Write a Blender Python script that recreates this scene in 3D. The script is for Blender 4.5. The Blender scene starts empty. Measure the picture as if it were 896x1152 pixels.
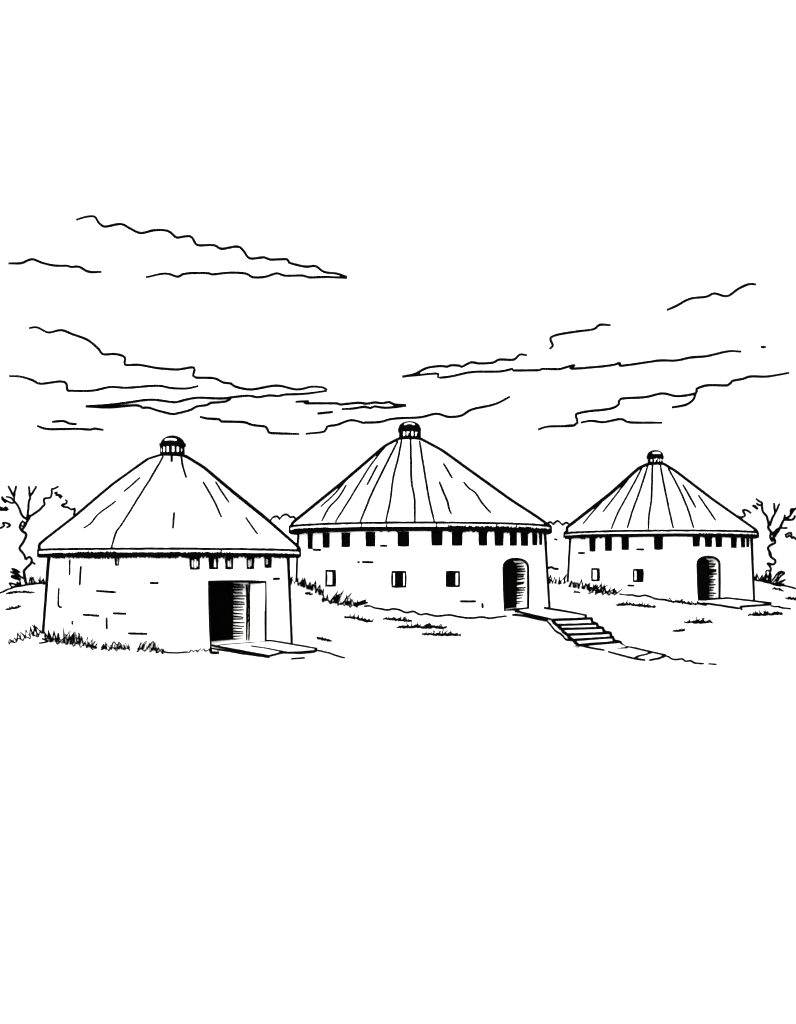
import bpy, bmesh, math, random
import numpy as np
from mathutils import Vector
from mathutils.bvhtree import BVHTree
from mathutils.geometry import tessellate_polygon

random.seed(7)
F, CX, HY = 1450.0, 448.0, 640.0           # focal length, principal column and horizon row of the drawing
scene = bpy.context.scene
col = scene.collection
R_ = random.uniform
PEN = .64                                  # a little extra pen width, in drawing pixels of radius
WK = 1.0                                   # global pen weight

def at(px, py, y):
    return Vector(((px - CX) / F * y, y, (HY - py) / F * y))
def ray(px, py):
    return Vector(((px - CX) / F, 1.0, (HY - py) / F))
def proj(p):
    return CX + F * p.x / p.y, HY - F * p.z / p.y
def mpp(y):                                # metres per drawing pixel at depth y
    return y / F

# ------------------------------------------------------------------ materials
def mat(name, c1, c2, scale, bump=0.0):
    m = bpy.data.materials.new(name); m.use_nodes = True
    nt = m.node_tree; b = nt.nodes['Principled BSDF']
    tc = nt.nodes.new('ShaderNodeTexCoord'); n = nt.nodes.new('ShaderNodeTexNoise')
    n.inputs['Scale'].default_value = scale; n.inputs['Detail'].default_value = 5
    r = nt.nodes.new('ShaderNodeValToRGB')
    r.color_ramp.elements[0].color = (*c1, 1); r.color_ramp.elements[1].color = (*c2, 1)
    nt.links.new(tc.outputs['Object'], n.inputs['Vector'])
    nt.links.new(n.outputs['Fac'], r.inputs['Fac']); nt.links.new(r.outputs['Color'], b.inputs['Base Color'])
    b.inputs['Roughness'].default_value = 1.0
    b.inputs['Specular IOR Level'].default_value = 0.0
    if bump:
        bp = nt.nodes.new('ShaderNodeBump'); bp.inputs['Strength'].default_value = bump
        nt.links.new(n.outputs['Fac'], bp.inputs['Height']); nt.links.new(bp.outputs['Normal'], b.inputs['Normal'])
    return m
INK = mat('black_ink', (0.0, 0.0, 0.0), (0.0015, 0.0015, 0.0015), 30)
LIME = mat('white_limewash', (.90, .90, .90), (.93, .93, .93), 3, .02)
PAPER = mat('white_ground', (.91, .91, .91), (.94, .94, .94), .8)
THATCH = mat('white_roof', (.90, .90, .90), (.93, .93, .93), 5, .02)
STONE = mat('white_stone', (.90, .90, .90), (.93, .93, .93), 6, .02)
CLOUD = mat('white_cloud', (.93, .93, .93), (.95, .95, .95), .1)
LEAF = mat('white_leafage', (.90, .90, .90), (.93, .93, .93), 4)

# ------------------------------------------------------------------ mesh builder
class MB:
    def __init__(s): s.v, s.f, s.m = [], [], []
    def add(s, vs, fs, mi=0):
        o = len(s.v); s.v += [tuple(p) for p in vs]
        s.f += [tuple(i + o for i in f) for f in fs]; s.m += [mi] * len(fs)
    def quad(s, a, b, c, d, mi=0): s.add([a, b, c, d], [(0, 1, 2, 3)], mi)
    def prism(s, front, back, mi=0, caps=(True, True), cap_mi=None):
        n = len(front)
        s.add(list(front) + list(back), [(i, (i + 1) % n, n + (i + 1) % n, n + i) for i in range(n)], mi)
        for k, ring in enumerate((front, back)):
            if caps[k]:
                tri = tessellate_polygon([[Vector(p) for p in ring]])
                s.add(ring, tri, mi if cap_mi is None else cap_mi[k])
    def tube(s, pts, rad, mi=0, n=7):
        pts = [Vector(p) for p in pts]
        if len(pts) < 2: return
        if not hasattr(rad, '__len__'): rad = [rad] * len(pts)
        rad = [r + PEN * max(p.y, 1) / F for r, p in zip(rad, pts)]
        vs, fs, prev = [], [], None
        for i, p in enumerate(pts):
            t = (pts[min(i + 1, len(pts) - 1)] - pts[max(i - 1, 0)])
            if t.length < 1e-9: t = Vector((1, 0, 0))
            t.normalize()
            u = Vector((0, 1, 0)) if prev is None else prev
            u = u - t * u.dot(t)
            if u.length < 1e-3: u = t.orthogonal()
            u.normalize(); prev = u; w = t.cross(u)
            for k in range(n):
                a = 2 * math.pi * k / n
                vs.append(p + (u * math.cos(a) + w * math.sin(a)) * rad[i])
        for i in range(len(pts) - 1):
            for k in range(n):
                fs.append((i * n + k, i * n + (k + 1) % n, (i + 1) * n + (k + 1) % n, (i + 1) * n + k))
        fs.append(tuple(range(n))[::-1]); fs.append(tuple((len(pts) - 1) * n + k for k in range(n)))
        s.add(vs, fs, mi)
    def lathe(s, rows, mi=0, n=120, a0=0.0, a1=2 * math.pi, wob=None):
        """rows of (cx, cy, z, r)"""
        full = abs(a1 - a0 - 2 * math.pi) < 1e-6
        k = n if full else n + 1
        vs, fs = [], []
        for (cx, cy, z, r) in rows:
            for j in range(k):
                a = a0 + (a1 - a0) * j / n
                dz = wob(a) if wob else 0
                vs.append((cx + r * math.cos(a), cy + r * math.sin(a), z + dz))
        for i in range(len(rows) - 1):
            for j in range(n):
                j2 = (j + 1) % k
                fs.append((i * k + j, i * k + j2, (i + 1) * k + j2, (i + 1) * k + j))
        s.add(vs, fs, mi)
    def bvh(s): return BVHTree.FromPolygons([Vector(v) for v in s.v], s.f)
    def mesh(s, name, mats):
        me = bpy.data.meshes.new(name); me.from_pydata(s.v, [], s.f)
        for m in mats: me.materials.append(m)
        me.polygons.foreach_set('material_index', s.m); me.update()
        return me
    def build(s, name, mats, parent=None):
        if not isinstance(mats, (list, tuple)): mats = [mats]
        o = bpy.data.objects.new(name, s.mesh(name, mats)); col.objects.link(o)
        if parent: o.parent = parent; o.matrix_parent_inverse = parent_inv(parent)
        return o
def parent_inv(p):
    m = p.matrix_basis.copy()              # a part's own world matrix is the identity
    return m.inverted() if p.parent is None else m
def tag(o, label=None, cat=None, group=None, kind=None):
    for k, v in (('label', label), ('category', cat), ('group', group), ('kind', kind)):
        if v: o[k] = v
    return o
def empty(name, loc, label, cat, group=None):
    o = bpy.data.objects.new(name, None); o.location = loc; o.empty_display_size = .3
    col.objects.link(o); return tag(o, label, cat, group)

# ------------------------------------------------------------------ pen strokes
def smooth(pts, step=2.5, wob=.18):
    """Catmull-Rom through the points, resampled, with a slight hand tremor"""
    P = [np.array(p, float) for p in pts]
    if len(P) == 2:
        L = np.linalg.norm(P[1] - P[0]); n = max(2, int(L / step) + 1)
        out = [P[0] + (P[1] - P[0]) * i / n for i in range(n + 1)]
    else:
        Q = [2 * P[0] - P[1]] + P + [2 * P[-1] - P[-2]]; out = []
        for i in range(1, len(Q) - 2):
            a, b, c, d = Q[i - 1:i + 3]; n = max(1, int(np.linalg.norm(c - b) / step + .5))
            for k in range(n):
                t = k / n
                out.append(.5 * (2 * b + (c - a) * t + (2 * a - 5 * b + 4 * c - d) * t * t + (3 * b - a - 3 * c + d) * t ** 3))
        out.append(P[-1])
    w = np.array([0., 0.]); res = []
    for i, p in enumerate(out):
        w = w * .6 + np.array([random.gauss(0, wob), random.gauss(0, wob)]) * .6
        res.append(p + w if 0 < i < len(out) - 1 else p)
    return res
def widths(n, w0, w1=None, ends=.75):
    w1 = w0 if w1 is None else w1
    out = []
    for i in range(n):
        t = i / max(1, n - 1); e = min(1, ends + (1 - ends) * min(t, 1 - t) * 8)
        out.append((w0 + (w1 - w0) * t) * e * R_(.93, 1.07))
    return out
def stroke(mb, pts, place, w0, w1=None, mi=1, step=2.5, wob=.18, ends=.75, crisp=False):
    """place(px, py) -> world point or None; width in drawing pixels"""
    q = [np.array(p, float) for p in pts] if crisp else smooth(pts, step, wob)
    if crisp:
        r = []
        for a, b in zip(q[:-1], q[1:]):
            n = max(1, int(np.linalg.norm(b - a) / step))
            r += [a + (b - a) * i / n for i in range(n)]
        q = r + [q[-1]]
    W = widths(len(q), w0, w1, ends); P, RR = [], []
    for p, w in zip(q, W):
        c = place(p[0], p[1])
        if c is None: continue
        P.append(c); RR.append(w * WK * .5 * mpp(c.y))
    if len(P) > 1: mb.tube(P, RR, mi)
def on_depth(d): return lambda px, py: at(px, py, d)
def on_bvh(b, lift=0):
    def f(px, py):
        h = b.ray_cast(Vector((0, 0, 0)), ray(px, py).normalized())
        if h[0] is None or not lift: return h[0]
        nn = h[1] if h[1].dot(h[0]) < 0 else -h[1]
        return h[0] + nn * lift * mpp(h[0].y)
    return f
def Z(ox, oy, s, *pts): return [(ox + x / s, oy + y / s) for x, y in pts]   # reads a magnified study

# ------------------------------------------------------------------ hut geometry from its silhouette
def circ(xl, xr, D):
    tl, tr = math.atan((xl - CX) / F), math.atan((xr - CX) / F)
    tc, h = (tl + tr) / 2, (tr - tl) / 2
    dist = D / math.cos(tc)
    r = dist * math.sin(h); L = math.sqrt(dist * dist - r * r)
    return D * math.tan(tc), r, L * math.cos(tl), L * math.cos(tr)
def interp(L, y):
    L = sorted(L, key=lambda p: p[1])
    return float(np.interp(y, [p[1] for p in L], [p[0] for p in L]))
def lrow(xl, xr, py, D):
    cx, r, dl, dr = circ(xl, xr, D)
    return (cx, D, (HY - py) / F * (dl + dr) / 2, r)

HUTS = [
 dict(D=39.0,
  L=[(184,511.4),(178,513),(166,517),(148,530),(126,546),(83.6,582),(51,607),(44.5,612.5)],
  R=[(204,512),(210,513.5),(230,526),(262,553),(298,582),(330,610),(337,616.5)],
  ytop=513, yline=619.3, yb0=623.2, yb1=627.6, rim=(43.2,337.8),
  wall=((55.8,628.6,49,713),(324,628.6,328.2,724.5)), wL=(4.6,3.2), wR=(4.4,2.8), wbot=765, lip=(44.2,611.5)),
 dict(D=48.0,
  L=[(453,492.6),(448,494),(433,502),(389,540),(347,574),(329,588.5)],
  R=[(470,492.8),(474,494),(498,507),(531,531),(575,562.6),(605,582),(619,592)],
  ytop=494, yline=592.6, yb0=596.4, yb1=601.2, rim=(326,620.2),
  wall=((336,601,333.6,655),(613,602,618.2,685)), wL=(2.8,2.2), wR=(4.0,2.6), wbot=725, lip=(327,590.5)),
 dict(D=59.5,
  L=[(732,521.6),(728,522.5),(718.5,527),(686.6,555.6),(651.5,583),(638,593.5)],
  R=[(743,521.4),(747,522),(760,530),(801.5,562),(833.4,584.4),(851.5,597)],
  ytop=522, yline=599.8, yb0=602.4, yb1=606.2, rim=(635,853),
  wall=((641.8,606,639,655),(845.2,606,848.4,675.5)), wL=(3.0,2.6), wR=(3.6,2.4), wbot=705, lip=(636,595.5)),
]
for H in HUTS:
    D = H['D']
    ys = np.unique(np.concatenate([np.linspace(H['ytop'], H['yline'] - 2.2, 26)]))
    ls = sorted(H['L'], key=lambda p: p[1]); rs = sorted(H['R'], key=lambda p: p[1])
    rows = []
    for y in ys: rows.append(lrow(interp(ls, y) + 1.9, interp(rs, y) - 1.9, y + 1.0, D))
    rl, rr = H['rim']
    rows.append(lrow(rl + 1.1, rr - 1.1, H['yline'], D)); H['roof_rows'] = rows
    (a, b, c, d), (e, f, g, h) = H['wall']
    H['wrows'] = []
    for y in np.linspace(H['yb1'] - 1.5, H['wbot'], 14):
        xl = a + (c - a) * (y - b) / (d - b); xr = e + (g - e) * (y - f) / (h - f)
        H['wrows'].append(lrow(xl + 1.3, xr - 1.3, y, D))
    mb = MB(); mb.lathe(H['wrows'], n=240); H['wbvh'] = mb.bvh()
    mb = MB(); mb.lathe(rows, n=240); H['rbvh'] = mb.bvh()

# ------------------------------------------------------------------ ground
ctrl = []
def cp(px, py, d): ctrl.append((*at(px, py, d),))
for H, base in ((HUTS[0], [(52,717),(75,724),(100,729),(130,730),(160,732.5),(190,735),(215,735),(240,734)]),
                (HUTS[1], [(338,659),(350,664),(365,671),(380,677),(404,681),(428,686),(457,690),(490,692.5),(520,695),(550,695.5),(568,694)]),
                (HUTS[2], [(642,661),(661,664),(677,668),(697,669.5),(717,671.5),(738,675),(760,678),(785,681)])):
    for px, py in base:
        h = H['wbvh'].ray_cast(Vector((0,0,0)), ray(px, py).normalized())
        if h[0]: ctrl.append(tuple(h[0]))
for px, py, d in [(49,714,39),(328,741,38.6),(9,724.5,37.6),(304,745,35),(360,738,35.5),(388,742,35.5),
                  (333.6,656,48),(618,692,47.4),(639,658,59.5),(848,682.5,58.8),
                  (0,667,56),(13,662,56),(30,658,56),(50,656,56),(-60,684,56),(7,687,50),(-40,730,40),
                  (868,656,64),(890,660.5,64),(896,662.5,63.5),(930,672,62),(850,651,65),(890,688,57),(862,693,53),
                  (720,741,42),(752,741,41),(806,749,38),(685,734,41.2),(657,728,41.6),(640,716,42),(624,706,43),(600,699,43.6),
                  (620,660,57),(448,1150,7.1),(0,1150,7.1),(896,1150,7.1),(0,800,23),(896,800,23),(448,760,31),(870,760,33),(100,765,31),
                  (690,686,50),(770,705,49)]: cp(px, py, d)
for x in (-40, -15, 0, 18, 40):
    ctrl.append((x, 78, -2.6)); 
for x in (-45, 45): ctrl += [(x, 45, -2.2), (x, 20, -2.5), (x, 62, -1.9)]
ctrl += [(-4, 60, -.9), (8, 70, -1.6), (0, 0, -2.5)]
# earth beside the slabs and the steps lies below their lower edges
for px, py, d in [(570,694.5,45),(592,696,44),(606,699,43.6),(616,701,43.2),(625,712,42.6),(637,720,42),(648,723,41.5),(668,698,44.6),(676,706,44),(684,711,43.8),(694,720,43.2),
                  (660,694.5,45.6),(236,736,35.2),(262,738,34.6),(285,741,34),(303,744,33.6),(330,740,34.4),(357,737.5,35.3),
                  (787,684,55.6),(797,684,55.2),(815,686.5,54.2),(834,689.5,52.6),(868,685,55),(714,744,40.3),(664,732,41.2),(690,738,40.8),(740,746,40.3)]:
    ctrl.append(tuple(at(px, py, d)))
A = np.array(ctrl)
def phi(r): return np.where(r > 0, r * r * np.log(r + 1e-12), 0)
NA = len(A); K = phi(np.linalg.norm(A[:, None, :2] - A[None, :, :2], axis=2)) + np.eye(NA) * .002
Pm = np.hstack([np.ones((NA, 1)), A[:, :2]])
sol = np.linalg.solve(np.block([[K, Pm], [Pm.T, np.zeros((3, 3))]]), np.concatenate([A[:, 2], np.zeros(3)]))
def gz(x, y):
    x = np.asarray(x, float); y = np.asarray(y, float)
    xc, yc = np.clip(x, -42, 42), np.clip(y, 2, 80)
    P = np.stack([xc, yc], -1)
    z = phi(np.linalg.norm(P[..., None, :] - A[:, :2], axis=-1)) @ sol[:NA] + sol[NA] + sol[NA + 1] * xc + sol[NA + 2] * yc
    t = np.clip((y - 76) / 220, 0, 1); t = t * t * (3 - 2 * t)
    t2 = np.clip((np.abs(x) - 40) / 160, 0, 1); t2 = t2 * t2 * (3 - 2 * t2)
    return z - 26 * t - 3 * t2
FEET = [  # plan of the slabs, platform, steps and landing: the earth is cut away under them
  ([(238,727,35.5),(299,722,36.9),(305,721.6,37.0),(356.4,730.4,36.4),(354,733.2,35.4),(303,739,33.9)], .12),
  ([(786,675.8,55.3),(819.6,673.6,55.9),(867.4,679.2,56.4),(866.6,681,55.4),(833.5,683.4,53)], .2),
  ([(568,686.2,45.3),(607,683.6,46.8),(659.4,692.2,44.9),(658,695.2,44.3),(622,697.2,43.2),(600,693.2,43.9)], .3),
  ([(615,698,43.3),(621.7,697.4,43.2),(665.8,695.6,44.3),(678.7,706.4,43.7),(632.6,707.6,42.6),(626,709,42.6)], .36),
  ([(624,709,42.7),(632.6,707.6,42.6),(678.7,706.4,43.7),(697.6,722,42.8),(652,725.8,41.6),(637,719,41.9)], .34),
  ([(652,726,41.6),(680,731.8,41.2),(714,741.2,40.6),(727,743,40.6),(749.4,737.6,41.6),(713,729,42.4),(698,722.4,42.8)], .05)]
def carve(x, y, z):
    z = z.copy()
    for pts, th in FEET:
        V = np.array([tuple(at(*p)) for p in pts]); c = V.mean(0)
        co, *_ = np.linalg.lstsq(np.c_[V[:, :2] - c[:2], np.ones(len(V))], V[:, 2], rcond=None)
        inside = np.zeros(x.shape, bool); dist = np.full(x.shape, 1e9)
        for a, b in zip(V, np.roll(V, -1, 0)):
            cond = ((a[1] > y) != (b[1] > y)) & (x < (b[0] - a[0]) * (y - a[1]) / (b[1] - a[1] + 1e-12) + a[0])
            inside ^= cond
            ab = b[:2] - a[:2]; t = np.clip(((x - a[0]) * ab[0] + (y - a[1]) * ab[1]) / (ab @ ab), 0, 1)
            dist = np.minimum(dist, np.hypot(x - a[0] - t * ab[0], y - a[1] - t * ab[1]))
        dist[inside] = 0
        top = (x - c[0]) * co[0] + (y - c[1]) * co[1] + co[2] - th
        near = dist < 3.9
        k = np.clip((dist - .7) / 3.2, 0, 1)
        z = np.where(near & (z > top), top + (z - top) * k * k * (3 - 2 * k), z)
    return z
xs = np.concatenate([-np.geomspace(1500, 34, 16), np.linspace(-32, 32, 241), np.geomspace(34, 1500, 16)])
ys = np.concatenate([[-120, -60, -25, -8], np.linspace(0, 32, 41)[:-1], np.linspace(32, 60, 141), np.linspace(60.5, 80, 40), np.geomspace(84, 2200, 20)])
GX, GY = np.meshgrid(xs, ys); GZ = carve(GX, GY, gz(GX, GY))
g = MB(); nx = len(xs)
g.add(np.stack([GX.ravel(), GY.ravel(), GZ.ravel()], 1).tolist(),
      [(j * nx + i, j * nx + i + 1, (j + 1) * nx + i + 1, (j + 1) * nx + i) for j in range(len(ys) - 1) for i in range(nx - 1)])
gb = g.bvh(); G = on_bvh(gb)
def Gn(px, py):                       # ground under the pen, but never beyond the far brow
    p = G(px, py)
    if p is None: return None
    for H in HUTS:                    # the foot of a wall comes first
        q = H['wbvh'].ray_cast(Vector((0, 0, 0)), ray(px, py).normalized())[0]
        if q and q.y < p.y + .12: p = q - ray(px, py) * .12
    if p.y > 75: return None
    return p + Vector((0, 0, .9 * mpp(p.y)))

# contour lines where the earth meets walls and paths
stroke(g, [(183,733.8),(190,735),(200,735.2),(212,734.3)], Gn, 1.6, 1.4)
stroke(g, [(345,659.5),(352,662)], Gn, 1.2)
stroke(g, [(410,683),(416,682.3),(421,684.5),(428,685.5),(433,686.6),(437,687.2),(441,685.8),(449,686.6),(457.5,690),(465,688.6),(473,692.2),(480,691.4),(491,694),(505,692.6),(519,695),(531,696),(541,695),(552,696.3),(562,694.8),(570,694)], Gn, 1.7, 1.8)
stroke(g, [(697,669),(704,670.4),(712,670.2),(719,671.8),(726,670.6),(735,673.6),(740,675),(748,675.5),(756,678),(764,677.4),(775,680),(786,680.4)], Gn, 1.5, 1.8)
stroke(g, [(357,732.5),(364,734),(372,736),(380,739),(388,741)], Gn, 1.6, 1.9)
stroke(g, [(328,742.4),(343,741.2)], Gn, 2.2)
stroke(g, [(357,719),(365,719.8),(373,722)], Gn, 1.6)
stroke(g, [(750,739),(754,741),(757.6,743),(763,743.2),(768,742.2),(771.7,745),(777.6,744.4),(782,747),(791.6,747.6)], Gn, 1.9)
stroke(g, [(797,748),(806.5,748.4)], Gn, 1.9)
stroke(g, [(-4,668),(3,665.5),(9,663),(18,660),(25,658.8),(33,657.6),(40,656.5),(49,655.5)], lambda a, b: Gn(a, b + 1.2) or at(a, b, 56), 2.0, 2.4, wob=.3)
stroke(g, [(851,653),(858,653.6),(866,656),(874,658.3),(882,658.8),(890,660.4),(900,663.6)], lambda a, b: Gn(a, b + 1.2) or at(a, b, 64), 2.2, 2.2, wob=.3)
stroke(g, [(868.4,682.5),(872,684),(876,683.3),(882,685.2),(890,686)], Gn, 1.8, 2.2, wob=.35)
stroke(g, [(834,685.5),(842,684),(849,684.5),(855,686)], Gn, 1.3)
go = g.build('ground', [PAPER, INK]); tag(go, kind='structure')

# ------------------------------------------------------------------ huts
def boolean_cut(me, cutter_me):
    a = bpy.data.objects.new('wall_solid', me); b = bpy.data.objects.new('cutter', cutter_me)
    col.objects.link(a); col.objects.link(b)
    md = a.modifiers.new('cut', 'BOOLEAN'); md.operation = 'DIFFERENCE'; md.object = b; md.solver = 'EXACT'
    dg = bpy.context.evaluated_depsgraph_get(); dg.update()
    out = bpy.data.meshes.new_from_object(a.evaluated_get(dg))
    bpy.data.objects.remove(a); bpy.data.objects.remove(b)
    return out

def solve(f, lo, hi):
    flo = f(lo)
    for _ in range(40):
        m = (lo + hi) / 2
        if (f(m) > 0) == (flo > 0): lo = m
        else: hi = m
    return lo

class Hut:
    def __init__(s, H, name, label):
        s.H, s.D = H, H['D']
        wr = H['wrows'][6]
        s.c = Vector((wr[0], s.D, 0))
        base = Vector((wr[0], s.D, float(gz(wr[0], s.D - 3.5))))
        s.root = empty(name, base, label, 'hut', 'round huts with conical roofs')
        s.W = on_bvh(H['wbvh']); s.Wl = on_bvh(H['wbvh'], .6); s.Rf = on_bvh(H['rbvh'], .7)
        s.cut = MB(); s.ink = MB()
    def normal(s, p):
        n = Vector((p.x - s.c.x, p.y - s.c.y, 0)); n.normalize(); return n
    def hole(s, pts_px, depth):
        P = [s.W(*p) for p in pts_px]
        mid = sum(P, Vector()) / len(P); n = s.normal(mid)
        Q = [mid + (p - mid) * 1.012 for p in P]
        s.cut.prism([p + n * .35 for p in Q], [p - n * (depth + .02) for p in Q])
        return P, n
    def rect(s, x0, y0, x1, y1):
        k = max(2, int((x1 - x0) / 4)); out = []
        j = lambda: R_(-.35, .35)
        out += [(x0 + (x1 - x0) * i / k, y0 + j() * .5) for i in range(k)]
        out += [(x1 + j() * .5, y0 + (y1 - y0) * i / 3) for i in range(3)]
        out += [(x1 - (x1 - x0) * i / k, y1 + j() * .5) for i in range(k)]
        out += [(x0 + j() * .5, y1 - (y1 - y0) * i / 3) for i in range(3)]
        return out
    def vent(s, x0, y0, x1, y1, streaks=()):
        """small square opening under the eaves, black inside"""
        P, n = s.hole(s.rect(x0, y0, x1, y1), .12)
        mb = MB(); mb.prism([p + n * .012 for p in P], [p - n * .12 for p in P], 0, (False, True))  # all-black liner paints the darkness inside the opening
        mb.tube(P + [P[0], P[1]], .45 * mpp(s.D), 0, 5)
        o = mb.build('window', [INK], s.root)
        if streaks:
            q = MB()
            for (sx0, sy0, sx1, sy1) in streaks:
                pl = s.plane(P, n, .09)
                q.quad(pl(sx0, sy0), pl(sx1, sy0 + .6), pl(sx1 + R_(-.3, .3), sy1), pl(sx0 + R_(-.2, .2), sy1 - .5))
            # give the slats body
            v = [Vector(p) for p in q.v]; q2 = MB()
            for i in range(0, len(v), 4): q2.prism(v[i:i + 4], [p - n * .025 for p in v[i:i + 4]])
            q2.build('slat', [LIME], o)
        return o
    def plane(s, P, n, d):
        o = sum(P, Vector()) / len(P) - n * d
        def f(px, py):
            r = ray(px, py); return r * (o.dot(n) / r.dot(n))
        return f
    def side_plane(s, p0, n):
        t = Vector((-n.y, n.x, 0))
        def f(px, py):
            r = ray(px, py); k = r.dot(t)
            return r * (p0.dot(t) / k)
        return f
    def window(s, x0, y0, x1, y1, strips=(), wl=1.6):
        pts = s.rect(x0, y0, x1, y1)
        Pe = [s.W(x0, (y0 + y1) / 2), s.W(x1, (y0 + y1) / 2)]
        n = s.normal((Pe[0] + Pe[1]) / 2)
        d = .15
        P, n = s.hole(pts, d)
        fr = MB(); fr.prism([p - n * .004 for p in P], [p - n * d for p in P], 0, (False, False))
        o = fr.build('window', [LIME], s.root)
        pn = MB(); pn.prism([p - n * (d - .03) for p in P], [p - n * d for p in P], 0)
        pn.build('dark_panel', [INK], o)  # black back panel, darkness of the room painted on
        ed = MB()
        w = widths(len(P) + 2, wl); ed.tube(P + [P[0], P[1]], [k * .5 * mpp(s.D) for k in w], 0, 7)
        ed.build('frame', [INK], o)
        if strips:
            pl = s.plane(P, n, .05)
            for (a, b, c, e2) in strips:
                q = MB(); v = [pl(a, b), pl(c, b), pl(c, e2), pl(a, e2)]; q.prism(v, [p - n * .03 for p in v])
                q.build('jamb', [LIME], o)
        return o
    def door(s, outline, xr, back_x, ymid, hatch, wl=2.0, leaf=None):
        Pr = s.W(xr, ymid); P0 = [s.W(*p) for p in outline]
        n = s.normal(sum(P0, Vector()) / len(P0))
        d = solve(lambda k: proj(Pr - n * k)[0] - back_x, .05, 4.0)
        P, n = s.hole(outline, d)
        mb = MB(); mb.prism([p - n * .004 for p in P], [p - n * d for p in P], 0, (False, False))
        if len(P) == 18:                       # crown of an arched door, its shade painted in ink
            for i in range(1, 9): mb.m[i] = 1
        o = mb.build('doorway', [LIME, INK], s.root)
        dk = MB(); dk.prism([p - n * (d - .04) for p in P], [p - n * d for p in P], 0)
        # black back panel: the unlit interior painted in ink
        dk.build('painted_dark', [INK], o)
        ed = MB(); w = widths(len(P) + 2, wl)
        ed.tube(P + [P[0], P[1]], [k * .5 * mpp(s.D) for k in w], 0, 7); ed.build('frame', [INK], o)
        # pen hatching on the right jamb
        sp = s.side_plane(Pr + Vector((-n.y, n.x, 0)) * -.02, n); ht = MB()
        for (a, b, c, e2, w0, w1) in hatch:
            # keep inside the jamb
            q = [(a + (c - a) * i / 4, b + (e2 - b) * i / 4 + R_(-.12, .12)) for i in range(5)]
            pp = [sp(*k) for k in q]
            ht.tube(pp, [max(.15, (w0 + (w1 - w0) * i / 4)) * .5 * mpp(s.D) for i in range(5)], 0, 6)
        if hatch: ht.build('shading_lines', [INK], o)
        return o, P, n, d, sp
    def finish(s, marks, seams, rim_ticks, bristle, fin):
        H, D, root = s.H, s.D, s.root
        # wall: solid drum, openings cut, then pen marks and the two side lines
        w = MB(); rows = H['wrows']; w.lathe(rows, n=240)
        k = 240; w.f += [tuple(range(k))[::-1], tuple(len(w.v) - k + j for j in range(k))]; w.m += [0, 0]
        me = w.mesh('wall', [LIME])
        bm = bmesh.new(); bm.from_mesh(me); bmesh.ops.recalc_face_normals(bm, faces=bm.faces); bm.to_mesh(me); bm.free()
        c = s.cut.mesh('cutters', [LIME])
        bm = bmesh.new(); bm.from_mesh(c); bmesh.ops.remove_doubles(bm, verts=bm.verts, dist=1e-5)
        bmesh.ops.recalc_face_normals(bm, faces=bm.faces); bm.to_mesh(c); bm.free()
        cutme = boolean_cut(me, c)
        wall = MB(); wall.add([v.co[:] for v in cutme.vertices], [tuple(p.vertices) for p in cutme.polygons])
        for pts, wd in marks: stroke(wall, pts, s.Wl, wd + .25, wd + .2, wob=.08)
        (a, b, cc, d), (e, f, g_, h) = H['wall']
        for side, (x0, y0, x1, y1), (w0, w1) in ((0, H['wall'][0], H['wL']), (1, H['wall'][1], H['wR'])):
            pts, rad = [], []
            for i in range(30):
                t = i / 29; y = y0 - 1 + (y1 - y0 + 1) * t
                xl = a + (cc - a) * (y - b) / (d - b); xr = e + (g_ - e) * (y - f) / (h - f)
                cx, r, dl, dr = circ(xl, xr, D)
                bow = math.sin(t * math.pi) * .5
                pts.append(at((xl, xr)[side] + R_(-.1, .1) + (-bow * .3 if side else bow * .3), y, (dl, dr)[side]))
                rad.append((w0 + (w1 - w0) * t) * .5 * mpp(D) * R_(.95, 1.05))
            wall.tube(pts, rad, 1)
        wall.build('wall', [LIME, INK], root)
        # roof
        rf = MB(); rows = H['roof_rows']; rf.lathe(rows, n=160)
        rl, rr = H['rim']
        rim0 = rows[-1]; rb0 = lrow(rl + 1.1, rr - 1.1, H['yb0'], D); rb1 = lrow(rl + 1.1, rr - 1.1, H['yb1'], D)
        ws = H['wrows'][0]
        rf.lathe([rim0, rb0], n=160)
        rf.lathe([(rows[0][0], D, rows[0][2], rows[0][3]), (rows[0][0], D, rows[0][2] + .01, .01)], n=60)
        rf.lathe([(rb1[0], D, rb1[2] + .02, rb1[3] - .02), (ws[0], D, rb1[2] + .02, ws[3] - .25)], 1, n=160)  # soffit inked black to paint the shade under the eaves
        m = mpp(D)
        # line where the roof meets its rim board, and the black shade band with a thatch fringe
        ring = [(rim0[0] + (rim0[3]) * math.cos(t), D + rim0[3] * math.sin(t), rim0[2] + R_(-.15, .15) * m) for t in np.linspace(0, 2 * math.pi, 181)]
        rf.tube(ring, [R_(.85, 1.15) * m for _ in ring], 1, 6)
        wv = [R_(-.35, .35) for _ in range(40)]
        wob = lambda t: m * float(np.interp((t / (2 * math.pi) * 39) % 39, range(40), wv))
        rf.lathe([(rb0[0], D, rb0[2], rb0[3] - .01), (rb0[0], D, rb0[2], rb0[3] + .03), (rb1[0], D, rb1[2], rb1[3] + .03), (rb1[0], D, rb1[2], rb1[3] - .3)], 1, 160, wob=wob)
        lipx = lambda sd: [(rl if sd == 0 else rr)]
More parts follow.
